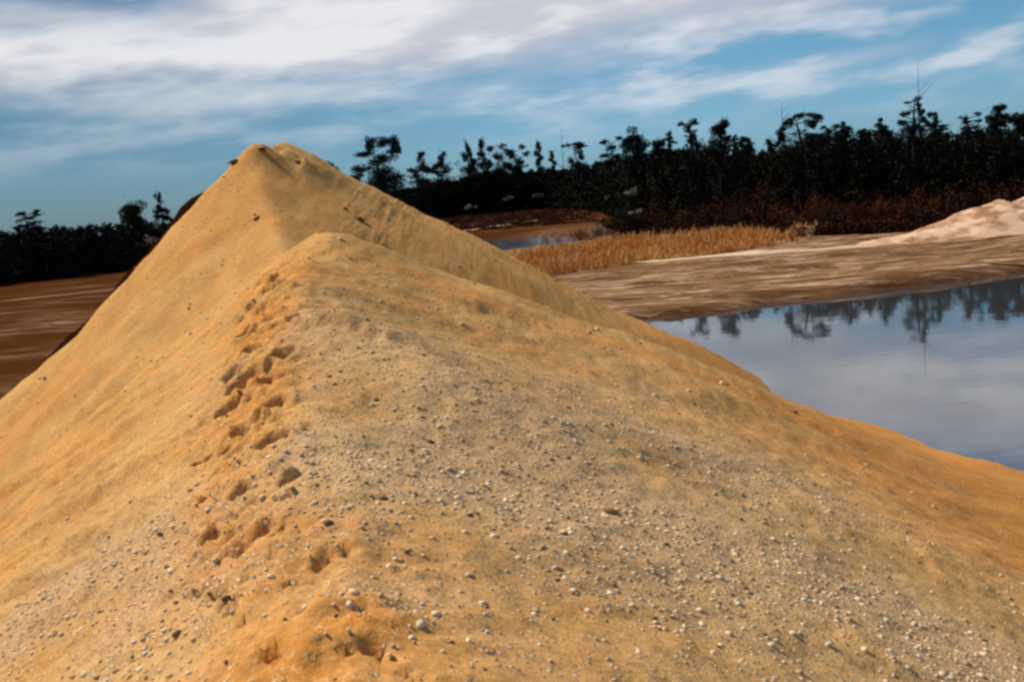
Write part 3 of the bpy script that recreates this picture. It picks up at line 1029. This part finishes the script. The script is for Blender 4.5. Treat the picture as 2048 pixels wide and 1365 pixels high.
# crumbs and small clods on the upper slopes
M = 2600
ux_ = g.uniform(-16, 6, M); uy_ = g.uniform(12, 34, M)
okm = (g.random(M) < np.clip(.5 + 1.4 * fbm(ux_ / 2.5, uy_ / 2.5, 95, 3), .1, 1)) & (pile_base(ux_, uy_) > .5)
sx = np.concatenate([sx, ux_[okm]]); sy = np.concatenate([sy, uy_[okm]])
sz_ = np.concatenate([sz_, np.clip(np.exp(g.normal(math.log(.022), .5, okm.sum())), .01, .07)])
hz = pile_h(sx[None], sy[None])[0]
kind = np.where(sy < 15, g.choice(3, len(sx), p=[.58, .33, .09]), g.choice(3, len(sx), p=[.08, .57, .35]))
inv = np.linalg.inv(RM)
cv = (np.stack([sx, sy, hz], 1) - EYE) @ inv.T
u_ = 1024 + FOC * cv[:, 0] / -cv[:, 2]; v_ = 682.5 - FOC * cv[:, 1] / -cv[:, 2]
vis = (u_ > 10) & (u_ < 2040) & (v_ > 10) & (v_ < 1355) & (cv[:, 2] < 0)
show = np.where(vis, sz_ / np.linalg.norm(cv, axis=1) * (sy < 15), 0)
order = np.argsort(-show)
big = order[:290]
protos = [[mesh_np('stone', stone_shape(g), IF, m_st[k], smooth=False, link=False) for _ in range(5)] for k in range(3)]
LAB = [('pale cream pebble lying in the gravel along the pile crest', 'pale pebbles on the sand pile'),
       ('tan pebble half sunk in the gravel along the pile crest', 'tan pebbles on the sand pile'),
       ('dark brown pebble lying in the gravel along the pile crest', 'dark pebbles on the sand pile')]
for i in big:
    k = int(kind[i])
    o = bpy.data.objects.new('pebble', protos[k][int(g.integers(5))])
    C.objects.link(o)
    o.location = (sx[i], sy[i], hz[i] + sz_[i] * .06)
    o.scale = (sz_[i],) * 3
    o.rotation_euler = (g.uniform(-.4, .4), g.uniform(-.4, .4), g.uniform(0, 6.28))
    tag(o, LAB[k][0], 'pebble', LAB[k][1])
rest = order[290:]
for k in range(3):
    idx = [i for i in rest if kind[i] == k]
    vs = []
    for i in idx:
        a = g.uniform(0, 6.28)
        v = stone_shape(g) * sz_[i]
        v = np.stack([v[:, 0] * math.cos(a) - v[:, 1] * math.sin(a), v[:, 0] * math.sin(a) + v[:, 1] * math.cos(a), v[:, 2]], 1)
        vs.append((v + [sx[i], sy[i], hz[i] + sz_[i] * .08], IF))
    o = mesh_np('gravel', *merge(vs), m_st[k])
    tag(o, ['fine pale gravel scattered over the sand pile', 'fine tan gravel scattered over the sand pile', 'fine dark gravel scattered over the sand pile'][k], 'gravel', kind='stuff')

m_clod = stone_mat('damp_clod', (0.10, 0.050, 0.020), (0.20, 0.105, 0.040))


def clod(px, py, wpx, hpx, label, name='sand_clod', ang=0.0, material=None):
    p = hit(px, py)
    if p is None:
        return
    g = np.random.default_rng(px)
    pm = np.linalg.norm(p - EYE) / FOC
    v = IV * (1 + g.normal(size=(len(IV), 1)) * .15)
    o = mesh_np(name, v * [wpx * pm * .5, wpx * pm * .4, hpx * pm * .5], IF, material or m_clod)
    o.location = (p[0], p[1], p[2] + hpx * pm * .15)
    o.rotation_euler = (0, ang, 0)
    tag(o, label, 'clod' if name == 'sand_clod' else 'stone')


clod(720, 441, 24, 12, 'dark damp clod high on the right slope below the peak', ang=.45)
clod(690, 420, 12, 9, 'smaller brown clod just above the dark clod on the upper right slope', ang=.3)
clod(514, 439, 18, 10, 'brown clod on the sunny side of the front edge below the peak', ang=-.3)
clod(468, 325, 26, 9, 'dark lump sticking out from the left side of the peak', ang=-.1)
clod(524, 298, 22, 5, 'flat dark clod on the very tip of the peak', ang=0.0)
clod(600, 327, 20, 9, 'brown clod lying in the crack right of the tip', ang=.4)
clod(861, 887, 22, 12, 'dark clod alone on the gravel slope right of the footprints', ang=.3)
clod(1222, 1027, 46, 16, 'elongated ochre clod midway down the right slope', ang=.5, material=stone_mat('ochre_clod', (0.22, 0.125, 0.03), (0.34, 0.2, 0.05)))
clod(1491, 1179, 16, 11, 'small black stone low on the right slope', name='dark_stone')
clod(1590, 826, 12, 8, 'small brown clod near the pond edge of the orange apron')
clod(765, 998, 26, 9, 'brown clod on the lip of the nearest gravel bench', ang=.1)
clod(1135, 918, 14, 8, 'little dark clod in the middle of the right slope')
